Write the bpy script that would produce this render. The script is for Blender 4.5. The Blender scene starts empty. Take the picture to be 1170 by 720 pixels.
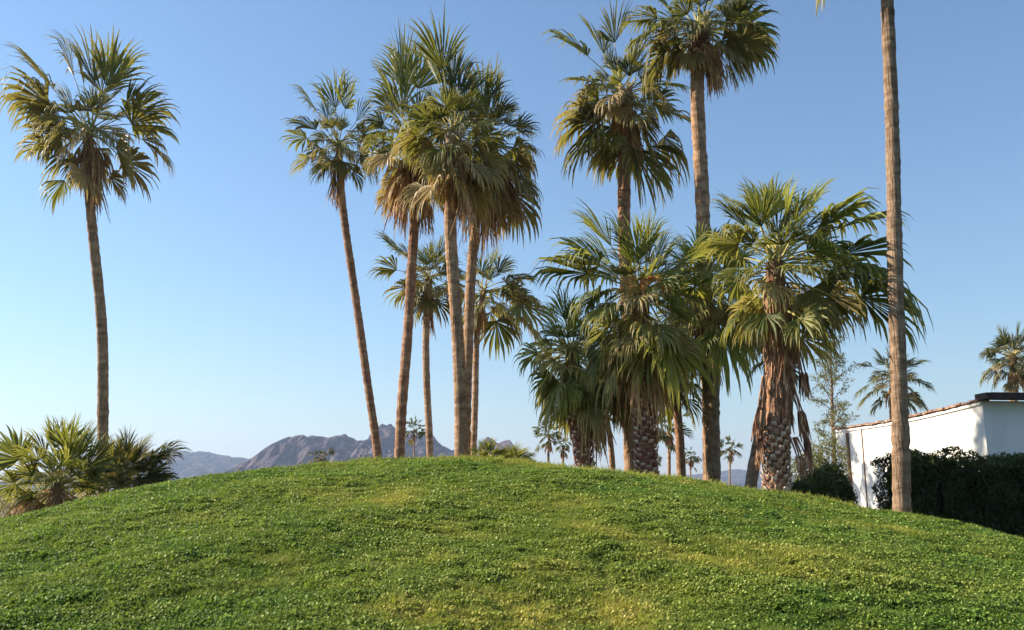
import bpy, math, random
import numpy as np
from mathutils import Vector, Matrix, noise
S = bpy.context.scene
COL = S.collection
R = math.radians
# ---------------------------------------------------------------- camera
EYE = 1.6; HORIZON = 560.0; F = 1000.0                # photo pixels, photo is 1170 x 720
PITCH = math.atan((HORIZON - 360.0) / F)
cam = bpy.data.objects.new('camera', bpy.data.cameras.new('camera')); COL.objects.link(cam); S.camera = cam
cam.location = (0, 0, EYE); cam.rotation_euler = (math.pi/2 + PITCH, 0, 0)
cam.data.sensor_width = 36; cam.data.lens = 36 * F / 1170; cam.data.clip_start = .05; cam.data.clip_end = 30000
# ---------------------------------------------------------------- light
SUN_EL = R(29); SUN_ROT = R(283)
w = bpy.data.worlds.new('World'); S.world = w; w.use_nodes = True
bg = w.node_tree.nodes['Background']
sk = w.node_tree.nodes.new('ShaderNodeTexSky'); sk.sky_type = 'NISHITA'; sk.sun_disc = False
sk.sun_elevation = SUN_EL; sk.sun_rotation = SUN_ROT; sk.altitude = 1500; sk.air_density = 1.7; sk.dust_density = 0.0; sk.ozone_density = 6.0
w.node_tree.links.new(sk.outputs[0], bg.inputs[0]); bg.inputs[1].default_value = .074
sl = bpy.data.lights.new('sun', 'SUN'); sl.energy = 5.0; sl.angle = R(.5); sl.color = (1, .87, .68)
so = bpy.data.objects.new('sun', sl); COL.objects.link(so)
sd = Vector((math.sin(SUN_ROT)*math.cos(SUN_EL), math.cos(SUN_ROT)*math.cos(SUN_EL), math.sin(SUN_EL)))
so.rotation_euler = sd.to_track_quat('Z', 'Y').to_euler(); so.location = (-20, 0, 20)
S.view_settings.view_transform = 'Standard'; S.view_settings.look = 'None'; S.view_settings.gamma = 1
S.view_settings.exposure = 1.2; S.view_settings.use_curve_mapping = False
S.cycles.max_bounces = 6; S.cycles.transparent_max_bounces = 8; S.cycles.volume_bounces = 0

# ---------------------------------------------------------------- helpers
def at(px, py, D):                                    # point at forward distance D seen at photo pixel (px, py)
    u = (px - 585) / F; v = (360 - py) / F
    c, s = math.cos(PITCH), math.sin(PITCH)
    t = D / (c - v * s)
    return Vector((u * t, D, EYE + t * (s + v * c)))
def tag(o, label=None, cat=None, group=None, kind=None):
    if label: o['label'] = label
    if cat: o['category'] = cat
    if group: o['group'] = group
    if kind: o['kind'] = kind
    return o
def empty(name, loc):
    o = bpy.data.objects.new(name, None); COL.objects.link(o); o.location = loc; o.empty_display_size = .3; return o
class MB:
    def __init__(s, origin=(0,0,0)): s.v = []; s.f = []; s.c = []; s.o = Vector(origin)
    def add(s, vs, fs, col=(0,0,0,1)):
        k = len(s.v); s.v += [tuple(Vector(p) - s.o) for p in vs]; s.f += [tuple(i + k for i in f) for f in fs]
        if isinstance(col, list): s.c += col
        else: s.c += [col] * len(vs)
    def box(s, lo, hi, col=(0,0,0,1)):
        x0,y0,z0 = lo; x1,y1,z1 = hi
        s.add([(x0,y0,z0),(x1,y0,z0),(x1,y1,z0),(x0,y1,z0),(x0,y0,z1),(x1,y0,z1),(x1,y1,z1),(x0,y1,z1)],
              [(0,3,2,1),(4,5,6,7),(0,1,5,4),(1,2,6,5),(2,3,7,6),(3,0,4,7)], col)
    def tube(s, pts, rad, n=8, col=(0,0,0,1), cap=True):
        pts = [Vector(p) for p in pts]; vs = []; fs = []; cs = []
        m = len(pts); up = Vector((0.3,1,0.1)).normalized()
        for i, p in enumerate(pts):
            d = (pts[min(i+1,m-1)] - pts[max(i-1,0)]).normalized()
            a = d.cross(up)
            if a.length < 1e-4: a = d.cross(Vector((1,0,0)))
            a.normalize(); b = a.cross(d)
            for j in range(n):
                r = rad(i, j) if callable(rad) else rad[i]
                t = 2*math.pi*j/n
                vs.append(p + a*math.cos(t)*r + b*math.sin(t)*r); cs.append(col(i,j) if callable(col) else col)
        for i in range(m-1):
            for j in range(n): fs.append((i*n+j, i*n+(j+1)%n, (i+1)*n+(j+1)%n, (i+1)*n+j))
        if cap: fs.append(tuple(range(n-1,-1,-1))); fs.append(tuple((m-1)*n+j for j in range(n)))
        s.add(vs, fs, cs)
    def build(s, name, mat, parent=None, smooth=False):
        me = bpy.data.meshes.new(name); me.from_pydata(s.v, [], s.f)
        a = me.color_attributes.new('tint', 'FLOAT_COLOR', 'POINT')
        a.data.foreach_set('color', np.array(s.c, dtype=np.float32).ravel())
        if smooth: me.polygons.foreach_set('use_smooth', [True]*len(me.polygons))
        me.materials.append(mat); me.update()
        o = bpy.data.objects.new(name, me); COL.objects.link(o)
        if parent: o.parent = parent
        else: o.location = s.o
        return o
class NT:
    def __init__(s, name):
        s.m = bpy.data.materials.new(name); s.m.use_nodes = True; s.t = s.m.node_tree; s.t.nodes.clear()
        s.out = s.n('OutputMaterial')
    def n(s, kind, **kw):
        x = s.t.nodes.new('ShaderNode' + kind)
        for k, v in kw.items():
            if k.startswith('i_'): x.inputs[k[2:].replace('_', ' ')].default_value = v
            else: setattr(x, k, v)
        return x
    def l(s, a, b): s.t.links.new(a, b)
    def noise(s, scale, detail=3, vec=None, rough=.55):
        x = s.n('TexNoise'); x.inputs['Scale'].default_value = scale; x.inputs['Detail'].default_value = detail; x.inputs['Roughness'].default_value = rough
        if vec is not None: s.l(vec, x.inputs['Vector'])
        return x.outputs['Fac']
    def ramp(s, fac, stops):
        r = s.n('ValToRGB'); s.l(fac, r.inputs[0]); e = r.color_ramp.elements
        while len(e) < len(stops): e.new(.5)
        for k, (p, c) in zip(e, stops): k.position = p; k.color = (*c, 1)
        return r.outputs[0]
    def mix(s, fac, a, b, mode='MIX'):
        x = s.n('Mix', data_type='RGBA', blend_type=mode)
        for sock, v in ((x.inputs[0], fac), (x.inputs[6], a), (x.inputs[7], b)):
            if isinstance(v, (int, float)): sock.default_value = v
            elif isinstance(v, tuple): sock.default_value = (*v, 1)
            else: s.l(v, sock)
        return x.outputs[2]
    def bump(s, h, dist, strength=1):
        b = s.n('Bump'); b.inputs['Distance'].default_value = dist; b.inputs['Strength'].default_value = strength; s.l(h, b.inputs['Height']); return b.outputs[0]
    def finish(s, col, rough=.7, spec=.3, normal=None, trans=0, trans_col=None):
        p = s.n('BsdfPrincipled'); p.inputs['Roughness'].default_value = rough; p.inputs['Specular IOR Level'].default_value = spec
        if isinstance(col, tuple): p.inputs['Base Color'].default_value = (*col, 1)
        else: s.l(col, p.inputs['Base Color'])
        if normal is not None: s.l(normal, p.inputs['Normal'])
        o = p.outputs[0]
        if trans:
            t = s.n('BsdfTranslucent'); x = s.n('MixShader'); x.inputs[0].default_value = trans
            s.l(trans_col if trans_col is not None else col, t.inputs[0]); s.l(o, x.inputs[1]); s.l(t.outputs[0], x.inputs[2]); o = x.outputs[0]
        s.l(o, s.out.inputs[0]); return s.m

# ---------------------------------------------------------------- materials
def leaf_mat(name, dark, mid, yellow, straw, trans=.3, rough=.5):
    # tint attribute: R = how dry this leaf is, G = random per leaf, B = distance along the leaf
    m = NT(name); a = m.n('Attribute', attribute_name='tint'); sep = m.n('SeparateColor'); m.l(a.outputs['Color'], sep.inputs[0])
    g = m.ramp(sep.outputs[1], [(0, dark), (.55, mid), (1, yellow)])
    mm = m.n('Math', operation='MULTIPLY_ADD'); m.l(sep.outputs[2], mm.inputs[0]); m.l(sep.outputs[2], mm.inputs[1]); mm.inputs[2].default_value = 0
    mt = m.n('Math', operation='MULTIPLY'); m.l(mm.outputs[0], mt.inputs[0]); mt.inputs[1].default_value = .34
    ad = m.n('Math', operation='ADD', use_clamp=True); m.l(sep.outputs[0], ad.inputs[0]); m.l(mt.outputs[0], ad.inputs[1])
    c = m.mix(ad.outputs[0], g, straw)
    tc = m.mix(.5, c, (.45, .42, .05), 'MIX')
    return m.finish(c, rough, .3, None, trans, tc)
M = {}
M['palm'] = leaf_mat('palm_leaf', (.012,.028,.007), (.058,.098,.018), (.22,.25,.045), (.52,.35,.17), .34)
M['palm_light'] = leaf_mat('young_palm_leaf', (.018,.042,.009), (.09,.14,.024), (.32,.35,.06), (.54,.41,.19), .45)
M['palm_far'] = leaf_mat('distant_palm_leaf', (.018,.032,.012), (.05,.075,.025), (.12,.13,.045), (.28,.22,.12), .2)
def m_fib(name, a, b, c, zs=1.0):
    m = NT(name); tc = m.n('TexCoord'); mp = m.n('Mapping'); mp.inputs['Scale'].default_value = (14, 14, 1.2*zs); m.l(tc.outputs['Object'], mp.inputs[0])
    at_ = m.n('Attribute', attribute_name='tint'); sep = m.n('SeparateColor'); m.l(at_.outputs['Color'], sep.inputs[0])
    n = m.noise(1.5, 4, mp.outputs[0]); base = m.ramp(n, [(.3, a), (.5, b), (.72, c)])
    col = m.mix(sep.outputs[1], base, m.mix(.5, base, (1.6,1.5,1.35), 'MULTIPLY'))
    return m.finish(col, .85, .15, m.bump(n, .02), .0)
M['dead'] = m_fib('dry_palm_leaf', (.19,.095,.045), (.42,.25,.125), (.64,.46,.27), 2)
M['dead_grey'] = m_fib('weathered_palm_leaf', (.12,.06,.038), (.30,.185,.115), (.56,.42,.29), 2)
def m_boot(name, a, b, pale):
    m = NT(name); n = m.noise(14, 4, m.n('TexCoord').outputs['Object'])
    at_ = m.n('Attribute', attribute_name='tint'); sep = m.n('SeparateColor'); m.l(at_.outputs['Color'], sep.inputs[0])
    f = m.ramp(sep.outputs[1], [(.25, (0,0,0)), (.8, (1,1,1))])
    return m.finish(m.mix(f, m.ramp(n, [(.35, a), (.65, b)]), pale), .85, .15, m.bump(n, .015))
M['boot'] = m_boot('leaf_base', (.13,.045,.03), (.30,.12,.08), (.66,.52,.42))
M['boot_pale'] = m_boot('pale_leaf_base', (.17,.085,.055), (.38,.25,.17), (.66,.55,.45))
M['skirt'] = m_fib('matted_dry_palm_leaf', (.09,.042,.028), (.27,.145,.09), (.58,.42,.29), 2)
M['stalk'] = m_fib('leaf_stalk', (.26,.22,.07), (.42,.36,.13), (.55,.47,.22), 2)
M['fruit'] = m_fib('fruit_stalk', (.35,.13,.04), (.48,.22,.07), (.55,.33,.12), 2)
def m_trunk(name, a, b, c):
    m = NT(name); tc = m.n('TexCoord'); mp = m.n('Mapping'); mp.inputs['Scale'].default_value = (3.5, 3.5, 8); m.l(tc.outputs['Object'], mp.inputs[0])
    mp2 = m.n('Mapping'); mp2.inputs['Scale'].default_value = (26, 26, 1.3); m.l(tc.outputs['Object'], mp2.inputs[0])
    n1 = m.noise(1.2, 4, mp.outputs[0]); n2 = m.noise(1.3, 4, mp2.outputs[0]); n3 = m.noise(.8, 2, tc.outputs['Object'])
    at_ = m.n('Attribute', attribute_name='tint'); sep = m.n('SeparateColor'); m.l(at_.outputs['Color'], sep.inputs[0])
    col = m.ramp(n1, [(.3, a), (.5, b), (.72, c)])
    col = m.mix(.55, col, m.ramp(n2, [(.38, (.42,.38,.36)), (.56, (1.12,1.06,1.0))]), 'MULTIPLY')
    col = m.mix(.5, col, m.ramp(n3, [(.3, (.7,.68,.66)), (.7, (1.2,1.15,1.1))]), 'MULTIPLY')
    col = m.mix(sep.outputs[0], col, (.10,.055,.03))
    h = m.n('Math', operation='ADD'); m.l(n1, h.inputs[0]); m.l(n2, h.inputs[1])
    return m.finish(col, .88, .15, m.bump(h.outputs[0], .035))
M['trunk'] = m_trunk('palm_trunk', (.22,.125,.075), (.38,.24,.15), (.54,.37,.24))
M['trunk_red'] = m_trunk('reddish_palm_trunk', (.21,.105,.065), (.35,.20,.125), (.50,.33,.22))
M['trunk_grey'] = m_trunk('grey_palm_trunk', (.15,.095,.065), (.27,.19,.13), (.40,.29,.20))
M['bark'] = m_trunk('tree_bark', (.10,.07,.05), (.2,.15,.11), (.3,.24,.18))

# ---------------------------------------------------------------- terrain
SIL = [(-900,760),(-500,690),(-250,640),(-100,613),(0,596),(60,583),(110,572),(200,554),(300,539),(400,530),(480,527),(530,527),(600,531),(700,542),
       (800,552),(900,568),(960,578),(1000,585),(1050,595),(1100,606),(1170,624),(1300,650),(1500,690),(1800,760)]
YR = 13.5
SU = np.array([(p[0]-585)/F for p in SIL]); 
SZt = np.array([ (math.sin(PITCH)+(360-p[1])/F*math.cos(PITCH))/(math.cos(PITCH)-(360-p[1])/F*math.sin(PITCH)) for p in SIL])   # wanted tan(elevation)/forward
ZR = EYE + SZt * YR - .05
BASE = .25
def prof(y):
    a = np.clip((y + 2.5) / (YR + 2.5), 0, 1); a = a*a*(3-2*a)
    b = np.clip((y - YR) / 11.0, 0, 1); b = 1 - b*b*(3-2*b)
    return a * b
def ridge(x): return np.interp(x / YR, SU * 1.02, ZR)
def smooth_ridge(x):
    return sum(ridge(x + d) * k for d, k in ((-1.2,.15),(-.6,.2),(0,.3),(.6,.2),(1.2,.15)))
def height(x, y):
    x = np.asarray(x, float); y = np.asarray(y, float)
    z = BASE * np.clip((y - YR)/11, 0, 1)
    zr = np.maximum(smooth_ridge(x), 0)
    h = zr * prof(y) + z * 1.0
    und = .03*np.sin(x*1.3+y*.7) + .022*np.sin(x*2.9-y*1.9+1) + .012*np.sin(x*5.1+y*4.3)
    return h + und * (np.hypot(x, y) < 40)
for it in range(5):                                    # settle the ridge so that the mound's outline is the photo's
    ys = np.linspace(5, 18, 80)
    for i, u in enumerate(SU):
        if abs(u) > .8: continue
        e = ((height(u*ys, ys) + .045 - EYE) / ys).max()
        ZR[i] += (SZt[i] - e) * YR * .8
def hz(x, y): return float(height(x, y))

def build_ground():
    def axis(lims):
        a = []
        for lo, hi, st in lims: a += list(np.arange(lo, hi, st))
        a.append(lims[-1][1]); return np.array(a)
    xs = axis([(-9000,-1000,2000),(-1000,-100,150),(-100,-24,8),(-24,24,.3),(24,100,8),(100,1000,150),(1000,9000,2000)])
    ys = axis([(-3000,-200,700),(-200,-10,20),(-10,34,.3),(34,120,6),(120,1200,120),(1200,16000,2500)])
    X, Y = np.meshgrid(xs, ys); Z = height(X, Y)
    nx, ny = len(xs), len(ys)
    V = np.stack([X.ravel(), Y.ravel(), Z.ravel()], 1)
    idx = np.arange(nx*ny).reshape(ny, nx)
    Fc = np.stack([idx[:-1,:-1].ravel(), idx[:-1,1:].ravel(), idx[1:,1:].ravel(), idx[1:,:-1].ravel()], 1)
    me = bpy.data.meshes.new('ground'); me.from_pydata(V.tolist(), [], Fc.tolist()); me.polygons.foreach_set('use_smooth', [True]*len(me.polygons))
    m = NT('soil_and_turf'); g = m.n('NewGeometry'); pos = g.outputs['Position']
    n1 = m.noise(9, 5, pos); n2 = m.noise(.5, 3, pos)
    turf = m.ramp(n1, [(.3, (.016,.030,.010)), (.55, (.035,.055,.018)), (.75, (.07,.085,.03))])
    dirt = m.mix(.6, m.ramp(n2, [(.35, (.20,.15,.10)), (.65, (.33,.27,.19))]), m.ramp(m.noise(.05, 4, pos), [(.4, (.45,.5,.3)), (.6, (1,1,1))]), 'MULTIPLY')
    sx = m.n('SeparateXYZ'); m.l(pos, sx.inputs[0])
    mr = m.n('MapRange'); m.l(sx.outputs[1], mr.inputs[0]); mr.inputs[1].default_value = 26; mr.inputs[2].default_value = 30
    col = m.mix(mr.outputs[0], turf, dirt)
    me.materials.append(m.finish(col, .95, .1, m.bump(n1, .03)))
    o = bpy.data.objects.new('ground', me); COL.objects.link(o); tag(o, kind='structure')
build_ground()

# mountains: each a real relief, far away
def mountain(name, D, prof_px, depth, seed, mat, rough=1.0, step=2.5):
    pts = sorted(prof_px); x0, x1 = pts[0][0], pts[-1][0]
    nx = int((x1-x0)/step)+1; ny = 64
    vs = []; fs = []
    for j in range(ny):
        t = j/(ny-1); yy = D - depth*.55 + depth*t*1.2
        for i in range(nx):
            px = x0 + (x1-x0)*i/(nx-1); X = (px-585)/F*D*1.02
            py = np.interp(px, [p[0] for p in pts], [p[1] for p in pts]); H = max((HORIZON-py)/F*D*1.035, 0)
            q = Vector((X*.006, yy*.006, seed)); cr = 1 - abs(t-.46)/.46 if t < .46 else 1-(t-.46)/.54
            n = noise.fractal(q*.9, 1, 2.1, 6); rd = 1-abs(noise.noise(Vector((X*.009, yy*.0035, seed+3))))*2
            gl = 1-abs(noise.fractal(Vector((X*.018, yy*.006, seed+7)), 1, 2.0, 4)); z = H*(cr**.9) + H*(.34*(rd-.5)+.30*(gl-.75)+.30*n)*rough*(1-cr)*min(1, cr*5) + H*.13*(gl-.85)*rough + (1-abs(noise.noise(Vector((X*.05, yy*.03, seed)))))*H*.11*rough - H*.08
            vs.append((X, yy, z*min(1, cr*9)-2))
    for j in range(ny-1):
        for i in range(nx-1):
            a = j*nx+i; fs.append((a, a+1, a+1+nx, a+nx))
    me = bpy.data.meshes.new(name); me.from_pydata(vs, [], fs); me.materials.append(mat)
    o = bpy.data.objects.new(name, me); COL.objects.link(o); tag(o, kind='structure'); return o
def rock(name, a, b, c):
    m = NT(name); pos = m.n('NewGeometry').outputs['Position']
    n = m.noise(.02, 6, pos, .7); n2 = m.noise(.006, 3, pos)
    col = m.mix(.5, m.ramp(n, [(.35, a), (.52, b), (.7, c)]), m.ramp(n2, [(.4, (.6,.6,.6)), (.6, (1.2,1.15,1.1))]), 'MULTIPLY')
    return m.finish(col, .95, .05, m.bump(n, 25, .8))
rk = rock('desert_rock', (.045,.038,.052), (.11,.085,.098), (.27,.195,.185))
rk2 = rock('far_desert_rock', (.04,.04,.06), (.07,.065,.085), (.12,.10,.11))
mountain('mountain', 1900, [(270,552),(296,538),(312,525),(325,512),(345,500),(362,498),(385,503),(400,497),(415,505),(430,508),(436,488),(452,487),(462,494),(475,492),(495,500),(510,510),(530,518),(545,519),(556,500),(566,502),(585,507),(598,522),(615,536),(640,548)], 900, 5.3, rk)
mountain('hills', 3600, [(40,560),(90,545),(140,524),(190,517),(215,515),(235,515),(255,519),(280,523),(300,524),(330,520),(380,530),(450,545)], 1500, 9.1, rk2, .7, 4)
mountain('hills', 4600, [(-320,552),(-200,544),(-90,550),(0,556),(60,558),(130,552)], 1500, 2.2, rk2, .6, 6)
mountain('hills', 4200, [(560,556),(640,546),(700,549),(780,542),(835,536),(870,540),(930,546),(1010,538),(1100,545),(1200,540),(1330,548),(1460,556)], 1500, 12.7, rk2, .6, 6)

# ---------------------------------------------------------------- ground cover
def build_grass():
    rng = np.random.default_rng(7)
    V = []; Fc = []; var = []; C = []
    def clump(k):
        r = random.Random(100+k)
        nl = [38, 36, 26][k]
        for i in range(nl):
            if k < 2:      # broad clover-like leaf on a short stem, facing about upward
                a = r.uniform(0, 6.28); d = .062*math.sqrt(r.random()); hgt = r.uniform(.022,.062)
                c = Vector((math.cos(a)*d, math.sin(a)*d, hgt)); L = r.uniform(.008,.0145) if k == 0 else r.uniform(.006,.011)
                q = Matrix.Rotation(r.uniform(0,6.28),3,'Z') @ Matrix.Rotation(r.gauss(0,.65),3,'X') @ Matrix.Rotation(r.gauss(0,.4),3,'Y')
                b = len(V); g = r.random()
                for p in ((0,-.9,0),(.75,-.1,.12),(.5,.8,.05),(-.5,.8,.05),(-.75,-.1,.12)):
                    V.append(c + q @ (Vector(p)*L)); C.append((0, g, hgt*10, 1)); var.append(k+1)
                Fc.append((b,b+1,b+2,b+3,b+4))
            else:          # grass blades
                a = r.uniform(0, 6.28); d = .05*math.sqrt(r.random()); x, y = math.cos(a)*d, math.sin(a)*d
                h = r.uniform(.035,.08); le = r.uniform(.2,.8)*h; wd = r.uniform(.0025,.0045); t = r.uniform(0,6.28)
                dx, dy = math.cos(t), math.sin(t); b = len(V); g = r.random()
                for s, hh, ww in ((0,0,1),(.4,.6,.8),(1,1,.0)):
                    px, py = x+dx*le*s*s, y+dy*le*s*s
                    V.append(Vector((px-dy*wd*ww, py+dx*wd*ww, hh*h))); V.append(Vector((px+dy*wd*ww, py-dx*wd*ww, hh*h)))
                    C.extend([(0,g,hh,1)]*2); var.extend([k+1]*2)
                Fc.append((b,b+1,b+3,b+2)); Fc.append((b+2,b+3,b+5,b+4))
    for k in range(3): clump(k)
    # points
    P = []
    def scatter(n, y0, y1, xw):
        y = rng.uniform(y0, y1, n); x = rng.uniform(-1, 1, n) * xw(y)
        P.append(np.stack([x, y], 1))
    scatter(44000, 3.5, 6.5, lambda y: y*.85+1.0)
    scatter(80000, 6.5, 10.5, lambda y: y*.8+1.0)
    scatter(95000, 10.5, 15.2, lambda y: y*.75+1.5)
    scatter(30000, 15.2, 24, lambda y: y*.8+1.5)
    P = np.concatenate(P); z = height(P[:,0], P[:,1])
    # blades dominate in dry patches; small holes here and there
    kind = np.zeros(len(P), int); 
    nz = np.array([noise.noise(Vector((x*.9, y*.9, 3))) + .5*noise.noise(Vector((x*2.7, y*2.7, 8))) for x, y in P])
    nz2 = np.array([noise.noise(Vector((x*2.3, y*2.3, 18))) for x, y in P])
    rr = rng.random(len(P))
    kind = np.where(rr < np.clip(.24 + nz*.9, .08, .85), 3, np.where(rng.random(len(P)) < .55, 1, 2))
    crest = (np.abs(P[:,1]-YR) < 1.6) & (rng.random(len(P)) < .10 + .35*(np.abs(P[:,0]-.2) < 1.4) + .45*(P[:,0] > 5.2))
    kind = np.where(crest, 3, kind)
    hn = np.array([noise.noise(Vector((x*5.5, y*5.5, 5))) for x, y in P])
    sc = (.86 + hn*.5 + rng.random(len(P))*.35).clip(.35, 1.6)
    sc *= np.interp(P[:,1], [5, 10, 15], [.75, 1.0, 1.25])
    dry = np.clip((nz - .22)*1.2, 0, 1) + crest*.6
    for px, py, rx, ry, a in ((435,572,.9,1.0,.7),(620,668,.7,.6,.6),(560,705,.75,.5,.95),(700,705,.5,.5,.7),(840,640,1.2,.5,.7),(930,655,.8,.4,.5),(520,612,.6,.5,.6),(640,585,1.2,.6,.45),(230,600,.8,.4,.35),(690,612,.7,.6,.5),(490,640,.45,.5,.4),(60,600,.5,.5,.3),(770,685,.5,.4,.5)):
        D = 4.0
        while D < 14 and at(px, py, D).z > hz(at(px, py, D).x, D): D += .05
        q = at(px, py, D); dd = ((P[:,0]-q.x)/rx)**2 + ((P[:,1]-D)/ry)**2
        dry = np.maximum(dry, a*np.exp(-dd)*(.95+1.1*nz2))
    dry = np.clip(dry, 0, 1); kind = np.where((dry > .35) & (rng.random(len(P)) < dry*.8), 3, kind)
    sc = np.where(crest & (rng.random(len(P)) < .25), sc*1.6, sc)
    nb = len(V)
    allv = [tuple(v) for v in V] + [(a, b, c-.01) for (a, b), c in zip(P, z)]
    me = bpy.data.meshes.new('grass'); me.from_pydata(allv, [], Fc)
    a = me.attributes.new('variant', 'INT', 'POINT'); a.data.foreach_set('value', np.concatenate([np.array(var), 10+kind]).astype(np.int32))
    a = me.attributes.new('psize', 'FLOAT', 'POINT'); a.data.foreach_set('value', np.concatenate([np.ones(nb), sc]).astype(np.float32))
    a = me.attributes.new('dry', 'FLOAT', 'POINT'); a.data.foreach_set('value', np.concatenate([np.zeros(nb), dry]).astype(np.float32))
    a = me.color_attributes.new('tint', 'FLOAT_COLOR', 'POINT'); a.data.foreach_set('color', np.concatenate([np.array(C), np.zeros((len(P),4))]).astype(np.float32).ravel())
    m = NT('ground_cover_leaf'); pos = m.n('NewGeometry').outputs['Position']
    at_ = m.n('Attribute', attribute_name='tint'); sep = m.n('SeparateColor'); m.l(at_.outputs['Color'], sep.inputs[0])
    oi = m.n('ObjectInfo'); da = m.n('Attribute', attribute_name='dry', attribute_type='INSTANCER')
    n1 = m.noise(1.4, 4, pos, .6); n2 = m.noise(.45, 2, pos)
    g = m.ramp(sep.outputs[1], [(0, (.02,.05,.006)), (.45, (.115,.21,.028)), (.8, (.20,.30,.05)), (1, (.40,.46,.16))])  # palest stop paints whitish leaf highlights into the colour
    g2 = m.ramp(oi.outputs['Random'], [(0, (.65,.72,.6)), (.5, (1,1,1)), (.93, (1.25,1.2,1.1)), (1, (1.5,1.45,1.3))])
    col = m.mix(1, g, g2, 'MULTIPLY')
    yel = m.ramp(n1, [(.46, (0,0,0)), (.68, (1,1,1))]); yv = m.n('Math', operation='MULTIPLY'); m.l(yel, yv.inputs[0]); yv.inputs[1].default_value = .35
    ys = m.n('Math', operation='MAXIMUM'); dm = m.n('Math', operation='MULTIPLY'); m.l(da.outputs['Fac'], dm.inputs[0]); dm.inputs[1].default_value = .95
    m.l(yv.outputs[0], ys.inputs[0]); m.l(dm.outputs[0], ys.inputs[1])
    col = m.mix(ys.outputs[0], col, m.mix(oi.outputs['Random'], (.42,.42,.055), (.62,.50,.14)))
    mat = m.finish(col, .6, .18, None, .34, m.mix(.5, col, (.25,.38,.05)))
    me.materials.append(mat)
    o = bpy.data.objects.new('grass', me); COL.objects.link(o)
    tag(o, 'leafy green ground cover with yellowed patches growing all over the mound', 'ground cover', kind='stuff')
    ng = bpy.data.node_groups.new('scatter', 'GeometryNodeTree')
    ng.interface.new_socket('Geometry', in_out='INPUT', socket_type='NodeSocketGeometry'); ng.interface.new_socket('Geometry', in_out='OUTPUT', socket_type='NodeSocketGeometry')
    N = ng.nodes; L = ng.links
    gi = N.new('NodeGroupInput'); go = N.new('NodeGroupOutput'); join = N.new('GeometryNodeJoinGeometry')
    va = N.new('GeometryNodeInputNamedAttribute'); va.data_type = 'INT'; va.inputs['Name'].default_value = 'variant'
    ps = N.new('GeometryNodeInputNamedAttribute'); ps.data_type = 'FLOAT'; ps.inputs['Name'].default_value = 'psize'
    def pick(v):
        c = N.new('FunctionNodeCompare'); c.data_type = 'INT'; c.operation = 'EQUAL'; c.inputs[3].default_value = v
        L.new([s for s in va.outputs if s.enabled][0], c.inputs[2])
        s = N.new('GeometryNodeSeparateGeometry'); s.domain = 'POINT'; L.new(gi.outputs[0], s.inputs[0]); L.new(c.outputs[0], s.inputs[1]); return s.outputs[0]
    for k in (1, 2, 3):
        src = pick(k); pts = pick(10+k)
        m2p = N.new('GeometryNodeMeshToPoints'); L.new(pts, m2p.inputs[0])
        rv = N.new('FunctionNodeRandomValue'); rv.data_type = 'FLOAT_VECTOR'; rv.inputs[0].default_value = (-.15,-.15,0); rv.inputs[1].default_value = (.15,.15,6.283); rv.inputs['Seed'].default_value = k
        iop = N.new('GeometryNodeInstanceOnPoints'); L.new(m2p.outputs[0], iop.inputs['Points']); L.new(src, iop.inputs['Instance'])
        L.new(rv.outputs[0], iop.inputs['Rotation']); L.new([s for s in ps.outputs if s.enabled][0], iop.inputs['Scale'])
        L.new(iop.outputs[0], join.inputs[0])
    sm = N.new('GeometryNodeSetMaterial'); sm.inputs['Material'].default_value = mat
    L.new(join.outputs[0], sm.inputs[0]); L.new(sm.outputs[0], go.inputs[0])
    md = o.modifiers.new('scatter', 'NODES'); md.node_group = ng
build_grass()

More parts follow.
